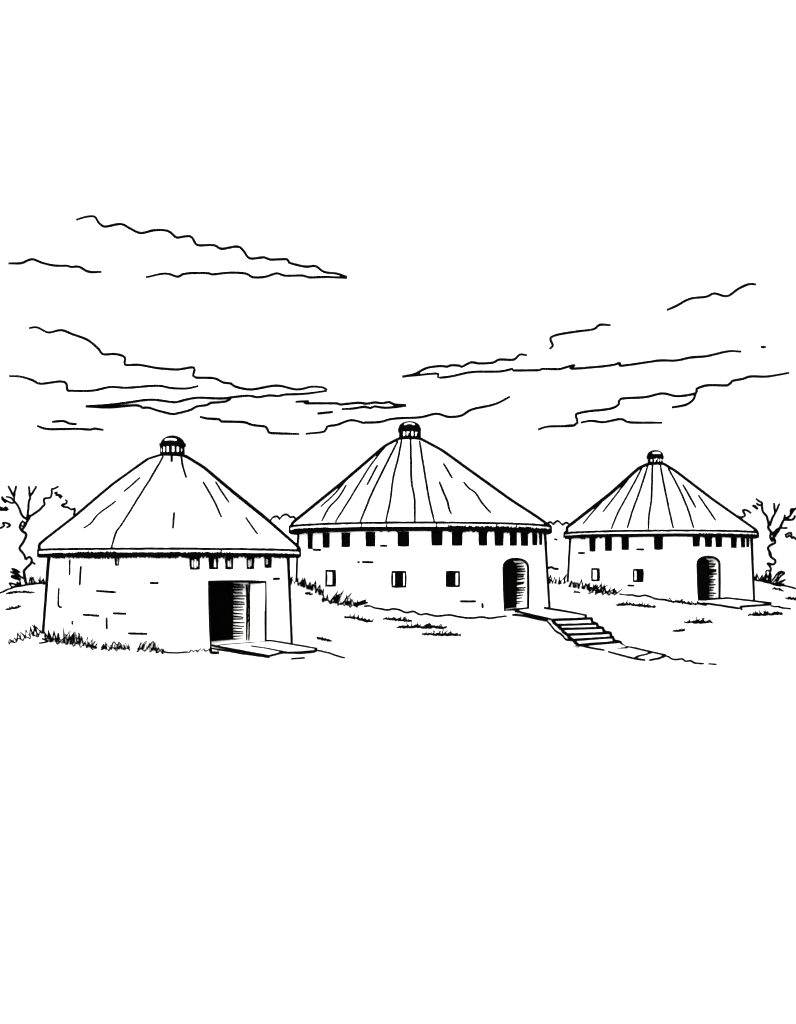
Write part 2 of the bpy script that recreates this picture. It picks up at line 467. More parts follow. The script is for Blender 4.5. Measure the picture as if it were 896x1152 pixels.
        for (x0, x1, up, dn, dens) in bristle:
            x = x0
            while x < x1:
                for sg, amp, yy in ((1, dn, H['yb1'] - .8), (-1, up, H['yb0'] + .8)):
                    if R_(0, 1) < dens and amp > 0:
                        # place on the front of the rim
                        t = math.acos(max(-1, min(1, (x - (rl + rr) / 2) / ((rr - rl) / 2 + .01))))
                        bz = rb1 if sg == 1 else rb0
                        p = Vector((bz[0] + (bz[3] + .02) * math.cos(t), D - (bz[3] + .02) * math.sin(t), bz[2]))
                        L = amp * R_(.35, 1.0) * m
                        p0 = p + Vector((0, 0, sg * .8 * m)); q = p0 - Vector((R_(-.6, .6) * m, 0, sg * (L + .8 * m)))
                        rf.tube([p0, (p0 + q) / 2, q], [R_(.5, .8) * m, R_(.4, .6) * m, .1 * m], 1, 5)
                x += R_(.8, 1.6)
        # the outline of the slopes down to the rim
        for sd in (0, 1):
            pr = sorted(H['L' if sd == 0 else 'R'], key=lambda p: p[1])
            yy = list(np.linspace(pr[0][1], H['yline'] - 2.2, 60))
            pts, rad = [], []
            for i, y in enumerate(yy):
                xl, xr = interp(H['L'], y), interp(H['R'], y)
                cx, r, dl, dr = circ(xl, xr, D)
                pts.append(at((xl, xr)[sd] + R_(-.1, .1), y, (dl, dr)[sd])); rad.append((3.3 - .5 * abs(i / 30 - 1) + R_(-.12, .12)) * .5 * m)
            cx, r, dl, dr = circ(rl, rr, D)
            for y in (H['yline'], H['yb0'], H['yb1'] - .8):
                pts.append(at((rl, rr)[sd] + (.6 if sd == 0 else -.6), y, (dl, dr)[sd])); rad.append(3.0 * .5 * m)
            rf.tube(pts, rad, 1, 8)
        for pts, wd in seams: stroke(rf, pts, s.Rf, wd + .3, wd * .9 + .3, wob=.1)
        def rimhit(px, py):
            t = math.acos((px - (rl + rr) / 2) / ((rr - rl) / 2))
            return Vector((rim0[0] + rim0[3] * math.cos(t), D - rim0[3] * math.sin(t), 0))
        for x in rim_ticks:
            p = rimhit(x, 0); z0, z1 = rim0[2], rb0[2]
            rf.tube([(p.x, p.y, z0), (p.x + .005, p.y, (z0 + z1) / 2), (p.x - .01, p.y, z1)], .42 * m, 1, 5)
        rf.build('roof', [THATCH, INK], root)
        # finial: drum with slots, collar and dome
        f = fin; fo = MB()
        xm = (f['drum'][0] + f['drum'][1]) / 2
        cx, r, *_ = circ(f['drum'][0], f['drum'][1], D)
        z = lambda y: (HY - y) / F * D
        dr = MB(); dr.lathe([(cx, D, z(f['y3']) - .05, r * .98), (cx, D, z(f['y3']), r * 1.02), (cx, D, z(f['y2']), r)], 0, 48)
        dr.lathe([(cx, D, z(f['y3'] - 1.2) , r * 1.06), (cx, D, z(f['y3'] + 1.2), r * 1.06)], 0, 48)
        fo = dr.build('finial', [INK], root)
        for rep in (0, math.pi):
            for (x0, x1, ya, yb) in f['slots']:
                x0, x1, ya, yb = x0 + f.get('thin', .3), x1 - f.get('thin', .3), ya + .4, yb - .4
                ks = [math.acos(max(-1, min(1, (x - xm) / ((f['drum'][1] - f['drum'][0]) / 2)))) for x in (x0, x1)]
                ring = []
                for rr2 in (r + .012, r - .03):
                    ring.append([Vector((cx + rr2 * math.cos(t + rep), D - rr2 * math.sin(t + rep), zz)) for t, zz in ((ks[0], z(ya)), (ks[1], z(ya + .4)), (ks[1], z(yb - R_(0, 1.5))), (ks[0], z(yb)))])
                sl = MB(); sl.prism(ring[0], ring[1]); sl.build('slot', [LIME], fo)
        c2, r2, *_ = circ(f['rim'][0], f['rim'][1], D)
        dm = MB()
        prof = [(cx, D, z(f['y2'] + .4), r * .9), (c2, D, z(f['y2'] + .2), r2 * .97), (c2, D, z(f['y1']), r2)]
        h = z(f['y0']) - z(f['y1']); rd = r2 * f['dome']
        prof.append((c2, D, z(f['y1']) + .01, r2 * .96))
        for i in range(11):
            a = i / 10 * math.pi / 2; prof.append((c2, D, z(f['y1']) + h * math.sin(a) ** f.get('pw', 1), max(.005, rd * math.cos(a))))
        dm.lathe(prof, 0, 48)
        dome = dm.build('dome', [INK], fo)
        x0, x1, ya, yb = f['painted_glint']; x0, x1, ya, yb = x0 + .8, x1 - .8, ya + .5, yb - .5
        for rep in (0, math.pi):
            hl = MB()
            vs0, vs1 = [], []
            N = 16
            up, dn = [], []
            for i in range(N + 1):
                u = i / N; x = x0 + (x1 - x0) * u
                arch = math.sin(u * math.pi)
                for lst, y in ((up, yb - 1.2 - (yb - ya - 1.2) * arch ** .7), (dn, yb - .9 * arch * f.get('sag', .4))):
                    # point on the dome at that height
                    zz = z(y); s_ = max(0, min(1, (zz - z(f['y1'])) / h)) ** (1 / f.get('pw', 1)); a = math.asin(s_)
                    q = rd * math.cos(a) + .012
                    xx = (x - CX) / F * D - c2; xx = max(-q * .98, min(q * .98, xx))
                    yv = math.sqrt(max(1e-4, q * q - xx * xx))
                    lst.append(Vector((c2 + xx, D - yv, zz + .012)) if rep == 0 else Vector((c2 - xx, D + yv, zz + .012)))
            for i in range(N):
                hl.quad(up[i], up[i + 1], dn[i + 1], dn[i])
            n_ = Vector((0, -1 if rep == 0 else 1, 0)) * .02
            for i in range(N):
                hl.quad(up[i] - n_, up[i + 1] - n_, up[i + 1], up[i])
            hl.build('painted_glint', [LIME], dome)  # white crescent, a highlight painted on the black dome

# ---- left hut
h1 = Hut(HUTS[0], 'round_hut', 'nearest round white hut with square doorway and propped pale door leaf')
for i, (x0, y0, x1, y1) in enumerate([(214,626,224.6,640.4),(235.6,626,245,640),(254,626,262,640),(278,626,285.5,639.8),(298,626,305,638.2)]):
    st = [[(216.2,630,217.6,638),(219.2,629,221,638.6),(221.8,631,222.8,637)],[(241.5,629,243,638)],[(257,631,258.4,637.5),(259.6,629,260.6,638)],[(280,630,281.2,638),(282.8,629,283.8,637)],[(300.2,629,301.6,635),(303,629,304,635)]][i]
    h1.vent(x0, y0, x1, y1, st)
h1.vent(130, 626, 134, 636, [(131.2, 628, 132.8, 634.6)])
out = [(235,654.2),(250,654),(266,654),(282,654.1),(298.8,654.4),(299,675),(299,700),(299,722.2),(283,723.6),(268,725),(252,726),(237.2,727.4),(236.4,705),(235.6,680)]
hat = []
y = 657
while y < 722:
    hat.append((259.5, y + R_(-.3, .3), R_(272.5, 276), y + R_(-.6, 1.6), R_(1.5, 2.0), .5)); y += R_(2.9, 3.6)
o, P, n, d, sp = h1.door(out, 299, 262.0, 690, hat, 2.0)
lf = MB()      # the pale door leaf folded against the jamb, its edge drawn as a double line
tt = Vector((-n.y, n.x, 0))
v = [sp(281.2, 656.4), sp(298.2, 655.6), sp(298.2, 721.8), sp(281.2, 722.8)]
vf = [p - tt * .015 for p in v]
if (vf[0] - sum(P, Vector()) / len(P)).length > (v[0] - sum(P, Vector()) / len(P)).length: vf = [p + tt * .015 for p in v]
lf.prism(vf, v)
ldp = h1.side_plane(vf[0], n)
stroke(lf, [(281,655.5),(281.2,690),(280.8,723.5)], ldp, 2.0)
stroke(lf, [(277.8,657),(278.2,680),(277.9,700),(278.2,722)], ldp, 1.6)
stroke(lf, [(281,655.6),(290,655.2),(299,655)], ldp, 1.4)
lf.build('door_leaf', [LIME, INK], o)
z1 = lambda *p: Z(40, 600, 5.6, *p)
marks = [(z1((220,168),(219,265)),1.5),(z1((290,205),(282,330)),1.8),(z1((152,343),(150,400),(150,458),(170,466)),1.8),
  (z1((385,363),(440,366),(510,371)),1.9),(z1((688,312),(694,312)),2.0),(z1((720,312),(778,314)),1.9),(z1((303,512),(405,520)),2.0),
  (z1((490,504),(575,507)),2.0),(z1((236,550),(237,577)),1.8),(z1((450,528),(452,605)),1.8),(z1((585,630),(708,633)),2.0),([(307,651.4),(314,651)],1.8),
  (z1((545,142),(545,150)),1.0)]
za = lambda *p: Z(30, 480, 2.8, *p)
seams = [(za((430,97),(400,150),(350,230),(300,310),(283,335),(268,383)),1.6),(za((457,94),(457,112)),2.0),(za((487,97),(492,125),(503,162)),1.6),
  (za((358,162),(332,186),(308,206)),1.5),(za((283,236),(262,252),(225,280),(205,305),(180,322)),1.5),(za((465,272),(461,322)),1.5),
  (za((556,176),(590,235),(613,286)),1.6),(za((595,176),(612,204),(637,240)),1.6),(za((690,288),(706,312),(727,340)),1.5)]
h1.finish(marks, seams, [265.3], [(80,215,.8,2.0,.8),(115,160,1.8,2.6,.8),(215,275,1.4,2.2,.75),(265,335,.6,1.6,.5)],
  dict(thin=.45, drum=(180,208.2), y3=512.6, y2=502.4, y1=499.2, y0=489.6, rim=(179,210), dome=.9, pw=1.15, painted_glint=(187.2,201.6,494.4,497.6),
       slots=[(183,184.1,505,509.5),(186.2,188.2,503.4,509.9),(190.2,192.8,503,509.9),(196,198.8,503,509.9),(201,203.4,503.4,509.8),(205.4,206.2,505,509)]))

# ---- middle hut
h2 = Hut(HUTS[1], 'round_hut', 'largest middle round white hut with many square openings and stone steps at its arched door')
for r in [(347,601,352,617),(364,600.5,371,615.7),(385,600,394,615),(412,599,422,614.5),(448,599,460,614.3),(486,598,497.7,613.4),(509,598,520,613.6),
          (539,598,547.7,613.4),(557,598,566,613.6),(574,599,581,613.5),(586.4,599,593.8,613.5),(599,600,604,613),(606.6,600.5,609.6,612.5)]:
    h2.vent(*r)
h2.window(367.2,642,377.8,659, [(368.4,643.6,373.2,657.4)])
h2.window(441.4,643.2,456.6,660.2, [(442.9,645,444,658.4),(454.2,645,455.2,658.6)])
h2.window(502.5,643.2,516.8,659.6, [(513.3,645,515.3,658)])
arch = lambda x0, x1, yt, ys, yl, yr: [(x0 + (x1 - x0) * (.5 - .5 * math.cos(i / 12 * math.pi)), ys - (ys - yt) * math.sin(i / 12 * math.pi) ** .85) for i in range(13)] + \
    [(x1 + .2, ys + (yr - ys) * .5), (x1, yr), ((x0 + x1) / 2, (yl + yr) / 2 + .3), (x0 + 1.6, yl), (x0 + .6, ys + (yl - ys) * .5)]
hat = []; y = 634
while y < 684:
    t = (y - 634) / 50
    hat.append((579.8, y + R_(-.2, .2) + .3, R_(587.5, 591.8), y + R_(-1.6, .4), R_(1.5, 2.0), .6)); y += R_(2.6, 3.4)
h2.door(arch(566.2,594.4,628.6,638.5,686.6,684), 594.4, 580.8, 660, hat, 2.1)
zb = lambda *p: Z(320, 580, 5.6, *p)
marks = [(zb((186,215),(235,216)),1.8),(zb((605,190),(652,191)),1.8),(zb((463,294),(478,294)),1.8),(zb((492,293),(565,295)),1.9),
  ([(517.5,676.4),(535.5,676.6)],1.9),([(542.6,678),(543,684.6)],1.8)]
zc = lambda *p: Z(310, 465, 2.715, *p)
seams = [(zc((343,97),(300,150),(262,208),(225,268),(185,332)),1.5),(zc((374,88),(345,145),(315,205),(287,265),(260,332)),1.6),(zc((386,84),(375,140),(360,200),(352,265),(338,330)),1.5),
  (zc((413,82),(414,140),(416,210),(425,262),(426,330)),1.7),(zc((440,88),(452,160),(468,255),(485,330)),1.6),
  (zc((215,210),(180,250),(140,287)),1.5),(zc((217,222),(195,258),(165,290),(143,330)),1.5),(zc((313,160),(298,188),(281,220)),1.6),
  (zc((513,155),(527,178),(540,200)),1.6),(zc((501,211),(513,242),(525,270),(530,292),(537,308)),1.7),(zc((575,212),(590,230),(612,247),(630,275),(657,305)),1.7)]
h2.finish(marks, seams, [410,436.4,487.5,550.5,573], [(335,375,.8,1.6,.8),(430,450,0,1.4,.5),(500,615,1.6,1.8,.75)],
  dict(drum=(449,474), y3=494.4, y2=486.4, y1=482, y0=473.6, rim=(447.6,474.4), dome=.94, pw=.9, painted_glint=(454.6,467.0,476.8,480.2), sag=1.6,
       slots=[(454,456.2,486.4,491.8),(457.8,459.4,486.4,491.8),(459.4,460.8,486.4,489),(463,465,486.2,491.8),(467.2,468.6,486.8,491.8),(468.6,469.8,486.8,488.6)]))

# ---- right hut
h3 = Hut(HUTS[2], 'round_hut', 'farthest round white hut with two small lower windows and flat slab at its arched door')
for r in [(664,605,670,620),(681.5,605,688.4,619.4),(700,604.5,707.3,618.3),(736.6,604,745.6,618),(780,603.5,787,614.6),(793.6,603.5,800.6,615),
          (805.5,603.5,812,615),(822.7,604,828.4,616),(833.7,605,837.8,615.5),(839.8,605,842.4,615)]:
    h3.vent(*r)
h3.window(666.2,640,674.6,653, [(667.3,641.4,670.9,651.6)], wl=1.5)
h3.window(713.2,640.8,723.6,654, [(714.3,642.4,715.9,652.4)], wl=1.5)
hat = []; y = 631
while y < 674:
    hat.append((796.8, y + R_(-.2, .2), R_(802.5, 807.5), y + R_(-1.2, .8), R_(1.4, 1.9), .6)); y += R_(2.6, 3.4)
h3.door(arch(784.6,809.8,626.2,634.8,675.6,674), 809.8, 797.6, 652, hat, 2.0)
zd = lambda *p: Z(630, 585, 6.4, *p)
marks = [(zd((138,237),(184,239)),1.7),(zd((551,211),(611,212)),1.7),(zd((488,471),(540,473)),1.6)]
ze = lambda *p: Z(610, 495, 3.133, *p)
seams = [(ze((310,135),(265,192),(216,255)),1.5),(ze((237,196),(190,245),(146,297)),1.5),(ze((356,97),(330,145),(300,200),(270,255),(246,314)),1.5),
  (ze((373,94),(360,135),(340,195),(318,255),(301,312)),1.5),(ze((390,90),(388,150),(385,220),(377,270),(375,314)),1.5),
  (ze((417,92),(428,150),(440,210),(452,265),(463,312)),1.5),(ze((441,97),(462,135),(490,190),(515,250),(534,312)),1.5),(ze((496,160),(520,202),(541,240)),1.6),(ze((551,197),(580,240),(611,285)),1.5)]
h3.finish(marks, seams, [], [(645,665,.4,1.8,.8),(765,850,.5,1.2,.5)],
  dict(drum=(728.6,746.6), y3=522.4, y2=516.2, y1=513, y0=506, rim=(727.2,747.4), dome=.94, pw=.9, painted_glint=(732.4,742,509.2,512), sag=.2,
       slots=[(731,732.6,517,520),(734.6,736,516.6,520.4),(736,738,516.6,518.4),(738.6,740,516.8,520.4),(741,742.6,516.6,520),(743.4,744.2,517,520)]))

# ------------------------------------------------------------------ stone slabs and the staircase
def slab(name, pts, th, label, extra=(), mbargs=None, w=1.9, edges=None, group='flat stone slabs at hut doors'):
    mb = MB(); top = [at(*p) for p in pts]; bot = [p - Vector((0, 0, th)) for p in top]
    mb.prism(top, bot); nn = len(top)
    m = mpp(sum(p.y for p in top) / nn)
    for i in (edges if edges is not None else range(nn)):
        a, b = top[i], top[(i + 1) % nn]
        q = [a + (b - a) * k / 8 + Vector((0, 0, (.9 + R_(-.12, .12)) * m)) for k in range(9)]
        mb.tube(q, [k * .5 * m for k in widths(9, w, w, .9)], 1, 6)
    sb = on_bvh(mb.bvh(), 0)
    for (x, w0) in extra:
        q = smooth([p[:2] for p in x]); ds = [p[2] for p in x]
        pts3 = [at(p[0], p[1], float(np.interp(i / (len(q) - 1), np.linspace(0, 1, len(ds)), ds)) - .3) for i, p in enumerate(q)]
        for i, p in enumerate(q):
            hp = sb(p[0], p[1])
            if hp is not None: pts3[i] = hp - ray(p[0], p[1]) * .06
        mb.tube(pts3, [k * .5 * m for k in widths(len(q), w0)], 1, 6)
    o = mb.build(name, [STONE, INK]); tag(o, label, 'slab', group); return o
slab('threshold_slab', [(238,727,35.5),(299,722,36.9),(305,721.6,37.0),(356.4,730.4,36.4),(354,733.2,35.4),(320,734.6,34.6),(303,739,33.9)], .16,
     'wide flat stone slab in front of the square doorway',
     [([(283,727,35.4),(300,730,35),(322,733.8,34.6),(340,733.6,35),(356,732.4,35.6)],2.2),([(237.5,728,35.45),(237.5,733.5,35.4),(246,734,35.3)],3.0),
      ([(239,729.4,35.4),(262,733.4,34.9),(285,737,34.3),(303,739.6,33.85)],1.6),([(354,733.6,35.4),(340,734.6,35),(322,734.6,34.7)],1.6)], w=2.0, edges=[1,2,3,6,5])
slab('threshold_slab', [(786,675.8,55.3),(819.6,673.6,55.9),(867.4,679.2,56.4),(866.6,681,55.4),(833.5,683.4,53)], .45,
     'thin flat stone slab in front of the far hut door',
     [([(787,679,55.8),(797,679.2,55.4),(815,681.8,54.4),(833.4,684.4,53)],1.8),([(786,677,55.9),(786.4,680,55.9),(795,680.2,55.6)],2.2),([(833.6,683.6,53),(835,686,53)],1.8)], w=2.1, edges=[0,1,2,3])

st = empty('stone_staircase', at(640, 705, 43), 'short flight of stone steps with landing outside the middle hut', 'staircase')
# upper platform
mb = MB()
top = [at(568,686.2,45.3), at(590,684.6,46.2), at(607,683.6,46.8), at(632,687.4,46), at(659.4,692.2,44.9), at(658,695.2,44.3), at(622,697.2,43.2), at(600,693.2,43.9)]
mb.prism(top, [p - Vector((0, 0, .6)) for p in top])
pl = lambda pts, w: (lambda q: mb.tube([at(p[0], p[1] - .3, p[2] - .25) for p in q], [k * .5 * mpp(44.5) for k in widths(len(q), w + .2)], 1, 6))(pts)
def dense(pts, k=6):
    out = []
    for a, b in zip(pts[:-1], pts[1:]): out += [tuple(a[j] + (b[j] - a[j]) * i / k for j in range(3)) for i in range(k)]
    return out + [pts[-1]]
pl(dense([(594,684.4,46.4),(607,683.2,46.8),(618,685,46.4),(632,687.2,46),(659.6,692.4,44.9)]), 2.2)
pl(dense([(659.6,692.4,44.9),(659,695,44.3)]), 2.0)
pl(dense([(569,687.6,45.2),(583,688.2,44.7),(600,692.6,43.9),(622,697.4,43.2)]), 1.9)
pl(dense([(568.4,687,45.2),(568.4,692.5,45.2)]), 2.6)
pl(dense([(568.4,692.2,45.1),(580,692,44.6),(592,693.4,44.2),(606,696.6,43.7),(616,698.8,43.4)]), 2.0)
pl(dense([(590,685.6,46),(604,685.4,46.2)]), 1.0)
mb.build('platform', [STONE, INK], st)
# steps
NL = [(621.7,697.4,43.20),(627.6,703.2,42.9),(632.6,707.6,42.6),(639,714,42.25),(645.6,720,41.9),(652,725.8,41.6)]
NR = [(665.8,695.6,44.30),(672,701.8,44.0),(678.7,706.4,43.7),(687,711.8,43.4),(690,717,43.1),(697.6,722,42.8)]
for i in range(5):
    mb = MB()
    a, b = at(*NL[i]), at(*NR[i]); c, d = at(*NL[i + 1]), at(*NR[i + 1])
    back = Vector((-.25, .6, 0))
    ta, tb = a + back, b + back
    zc_ = Vector((c.x, c.y, 0)); zd_ = Vector((d.x, d.y, 0))
    # front riser stands above the next nosing; a little lean like worn stone
    ra = Vector((a.x + (c.x - a.x) * .18, a.y + (c.y - a.y) * .18, c.z)); rb = Vector((b.x + (d.x - b.x) * .18, b.y + (d.y - b.y) * .18, d.z))
    ra, rb = Vector((c.x, c.y, c.z)), Vector((d.x, d.y, d.z))
    topf = [a, b, tb, ta]; bot = [ra, rb, Vector((tb.x, tb.y, rb.z - .1)), Vector((ta.x, ta.y, ra.z - .1))]
    mb.prism(topf, bot)
    q = dense([NL[i], tuple((NL[i][j] + NR[i][j]) / 2 + (.2 if j == 1 else 0) for j in range(3)), NR[i]], 8)
    mb.tube([at(p[0], p[1] + R_(-.12, .12), p[2] - .1) for p in q], [k * .5 * mpp(43) for k in widths(len(q), 3.2, 2.8, .9)], 1, 6)
    mx = NR[i + 1]
    q = dense([NR[i], (NR[i][0] + .9, NR[i][1] * .35 + mx[1] * .65, NR[i][2] * .4 + mx[2] * .6), (mx[0], mx[1] - .2, mx[2])], 4)
    mb.tube([at(p[0], p[1], p[2] - .2) for p in q], 1.25 * mpp(43), 1, 6)
    q = dense([NL[i], (NL[i][0] + 1.6, NL[i][1] * .45 + NL[i + 1][1] * .55, NL[i][2]), NL[i + 1]], 4)
    mb.tube([at(p[0], p[1], p[2] - .15) for p in q], [k * .5 * mpp(43) for k in widths(len(q), 3.0)], 1, 6)
    if i == 4:
        q = dense([NL[5], NR[5]], 10)
        mb.tube([at(p[0], p[1] + R_(-.15, .15), p[2] - .12) for p in q], [k * .5 * mpp(43) for k in widths(len(q), 3.2, 2.6, .9)], 1, 6)
    mb.build('step', [STONE, INK], st)
# the low stringer beside the steps
zs = lambda *p: Z(605, 675, 8.96, *p)
mb = MB()
inn = zs((140,190),(240,285),(320,360),(385,415)); outr = zs((95,212),(180,310),(290,400),(370,412))
di, do = [43.2,42.8,42.2,41.8], [43.2,42.7,42.1,41.75]
A_ = [at(p[0], p[1], q) for p, q in zip(inn, di)]; B_ = [at(p[0], p[1], q) for p, q in zip(outr, do)]
poly = A_ + B_[::-1]
mb.prism(poly, [p + Vector((.15, .25, -.08)) for p in poly])
q = smooth(zs((95,212),(130,250),(180,310),(240,350),(275,390),(300,402),(370,410)), 2)
mb.tube([at(p[0], p[1], float(np.interp(p[0], [615, 647], [43.2, 41.75])) - .15) for p in q], [k * .5 * mpp(42.5) for k in widths(len(q), 1.9)], 1, 6)
mb.build('stringer', [STONE, INK], st)
# paved landing at the foot
mb = MB()
lp = [(652,726,41.6),(680,731.8,41.2),(714,741.2,40.6),(727,743,40.6),(741,741.2,41),(749.4,737.6,41.6),(734,734,42),(713,729,42.4),(698,722.4,42.8)]
top = [at(*p) for p in lp]; mb.prism(top, [p - Vector((0, 0, .5)) for p in top])
def ls(pts, w): mb.tube([at(p[0], p[1] - .3 + R_(-.1, .1), p[2] - .15) for p in dense(pts, 6)], [k * .5 * mpp(41.5) for k in widths(len(dense(pts, 6)), w)], 1, 6)
ls([(652,726,41.6),(664,729,41.4),(680.5,731.8,41.2)], 2.0)
ls([(684,733.2,41.1),(700,737.6,40.9),(714,741.2,40.6),(726.5,743,40.6)], 2.0)
ls([(698.2,721.6,42.8),(700,725.2,42.7),(704,728,42.6),(713,729.2,42.4),(734,734.2,42),(749.4,737.4,41.6)], 2.2)
ls([(693,731.2,42),(698,730.2,42.1),(706,729,42.3)], 2.2)
ls([(714,741,40.7),(718.5,738.4,41.1),(727,736.6,41.5),(733,734.8,41.9)], 2.0)
ls([(731,743,40.65),(741,741,41),(749.4,738,41.6)], 1.9)
mb.build('landing', [STONE, INK], st)

# ------------------------------------------------------------------ grass
def blade(mb, p, h, lean, w, bend=.0):
    """a tapered curved blade standing at p; sizes in metres"""
    dy = R_(-.12, .12) * h; pts, rad = [], []
    for i in range(5):
        t = i / 4
        pts.append(p + Vector((lean * h * (t + bend * t * t), dy * t, h * t * (1 - .25 * abs(lean) * t))))
        rad.append(max(.08 * w, w * (.75 + .5 * t - 1.35 * t * t)) * .5)
    mb.tube(pts, rad, 0, 5)
def clump(base, n, hpx, label, lean=(-.35, .5), w=(1.1, 2.0), prof=None, extra=(), place=Gn, scrib=1.5):
    mb = MB(); P = np.array(base, float); seg = np.concatenate([[0], np.cumsum(np.linalg.norm(np.diff(P, axis=0), axis=1))])
    first = None
    def pt(t): return np.interp(t * seg[-1], seg, P[:, 0]), np.interp(t * seg[-1], seg, P[:, 1])
    n = max(3, int(n * .36))
    for i in range(n):
        t = (i + R_(.1, .9)) / n; px, py = pt(t)
        p = place(px, py + R_(-.5, .8))
        if p is None: continue
        first = first or p
        k = (prof(t) if prof else 1.0) * R_(.6, 1.15); m = mpp(p.y)
        blade(mb, p - Vector((0, 0, .6 * m)), hpx * k * m, R_(*lean), (R_(*w) - .1) * m, R_(-.2, .5))
    # quick zigzag pen lines, back and forth between root and tip
    for layer, (amp, dy) in enumerate(((1.0, .2), (.5, 2.2))[:2 if prof else 1]):
        k, pts, rad, up = R_(0, .03), [], [], False
        while k < 1:
            px, py = pt(k); p = place(px, py + dy + R_(-.4, .6))
            if p is not None:
                m = mpp(p.y); h = hpx * (prof(k) if prof else 1.0) * amp * R_(.6, 1.2)
                if up: p = p + Vector((R_(*lean) * h * m, R_(-.04, .04), h * m))
                else: p = p - Vector((0, 0, R_(-.5, 1.0) * m))
                pts.append(p); rad.append(R_(.4, .85) * m * (.45 if up else 1)); up = not up
            k += R_(1.7, 3.2) * (1 + layer * .7) / seg[-1]
        if len(pts) > 1: mb.tube(pts, rad, 0, 5)
    for pts, wd in extra: stroke(mb, pts, place, wd, mi=0, wob=.2)
    me = mb.build('grass_clump', [INK])
    tag(me, label, 'grass', 'clumps of spiky grass')
    return me
hump = lambda c, s=.25, b=.35: (lambda t: b + (1 - b) * math.exp(-((t - c) / s) ** 2))
clump([(9,724),(22,720),(34,716.5),(48,713.5)], 15, 11, 'low grass clump left of the nearest hut wall, sloping up to its corner', (-.75, .05), prof=hump(.8, .4, .4))
clump([(50,716.5),(60,722),(75,725),(90,726),(100,727.5),(108,730)], 34, 17, 'tallest grass clump at the left foot of the nearest hut wall', (-.4, .6), prof=hump(.45, .33, .4),
      extra=[([(44,724.5),(52,723.4),(54,722),(48,719.5)],1.6),([(99,726),(109,730)],2.2)])
clump([(114,730),(124,731),(135,731),(148,729.5)], 20, 15, 'pointed grass clump midway along the foot of the nearest hut wall', (-.5, .6), prof=hump(.5, .25, .35))
clump([(154,731.5),(165,731),(174,732),(184,734)], 20, 14, 'fourth grass tuft beside the bare earth line at the nearest hut wall', (-.35, .7), prof=hump(.35, .3, .4))
clump([(212,734.5),(225,734),(238,733),(247,732.5)], 16, 4, 'thin short fringe of grass left of the square doorway', (-.5, .5), (.9, 1.4), scrib=1.6)
clump([(327,657.5),(335,658),(345,662),(356,667),(366,672)], 26, 9.5, 'thin grass row at the left corner of the middle hut wall', (-.2, .35))
clump([(362,675),(372,677.5),(384,680.5),(394,681.5),(405,682)], 34, 12.5, 'dense bushy grass clump under the left window of the middle hut', (-.1, .8), prof=hump(.45, .4, .45),
      extra=[([(398,681),(412,675.6)],1.6),([(398,682),(414,678.6)],1.6)])
clump([(617,657.5),(624,657),(631,657.5),(638,657)], 14, 9, 'small grass tuft between the middle hut wall and far hut corner', (-.3, .5))
clump([(640,660.5),(648,661.5),(656,663),(666,665.5)], 24, 9.5, 'upright grass row at the left corner of the far hut wall', (-.3, .4))
clump([(662,666),(672,667.5),(684,668),(696,668.5)], 28, 11, 'windswept leaning grass clump under the first window of the far hut', (-.1, 1.1), prof=hump(.35, .4, .4))
clump([(752,677.5),(762,678.5),(774,680.5),(786,681.4)], 18, 4.5, 'thin short fringe of grass left of the far hut arched door', (-.5, .5), (.9, 1.4))
clump([(848.5,652.5),(853,653),(858,653.5),(863,655)], 13, 8, 'small grass tuft right of the far hut wall', (-.1, .7), place=lambda a, b: Gn(a, b + 1) or at(a, b, 64))
clump([(32,657.5),(38,656.5),(44,656),(51,656)], 13, 9, 'small grass tuft between left tree and nearest hut wall', (-.3, .3), (1.3, 2.2), place=lambda a, b: Gn(a, b + 1.4) or at(a, b, 56))
# spiky plant at the foot of the left tree
def plant(name, label, strokes, d, cat='plant'):
    mb = MB()
    for k, (pts, w0, w1) in enumerate(strokes):
        dd = R_(-.25, .25)
        q = smooth(pts, 1.5, .12); W = widths(len(q), w0, w1, .6)
        mb.tube([at(p[0], p[1], d + dd * i / len(q)) for i, p in enumerate(q)], [w * .5 * mpp(d) for w in W], 0, 6)
    return tag(mb.build(name, [INK]), label, cat)
zp = lambda *p: Z(0, 635, 14.93, *p)
plant('spiky_plant', 'black spiky plant leaning left at the foot of the left tree',
  [(zp((420,250),(330,190),(260,120),(200,65)),1.4,2.4),(zp((350,140),(280,95),(205,65)),1.4,1.6),(zp((420,245),(320,190),(240,150),(170,120)),1.6,2.0),
   (zp((350,265),(270,235),(190,195)),2.0,3.2),(zp((350,250),(260,205),(195,180)),1.4,1.6),(zp((330,360),(240,330),(150,310)),1.6,2.0),
   (zp((280,375),(200,370),(150,310)),1.2,1.4),(zp((330,370),(300,320),(290,290)),2.0,1.8),(zp((345,370),(345,320),(335,280)),2.0,1.4),(zp((420,350),(360,360),(200,385)),2.0,2.4)], 56)
zq = lambda *p: Z(840, 620, 16, *p)
plant('leafy_plant', 'black broad leaved plant at the foot of the right tree',
  [(zq((405,570),(440,480),(430,400),(390,345),(350,370),(370,440),(395,490),(400,560)),1.2,1.4),
   (zq((440,560),(500,480),(560,400),(630,365),(685,395),(620,450),(560,530),(520,590)),1.1,1.9),(zq((470,580),(540,500),(600,410),(660,385)),0.7,0.9),
   (zq((560,585),(620,540),(700,515),(640,555),(590,580)),1.1,1.1),(zq((540,590),(620,600),(690,590)),1.4,1.4),(zq((270,490),(340,520),(400,560),(460,590),(540,585)),1.5,1.4)], 64)

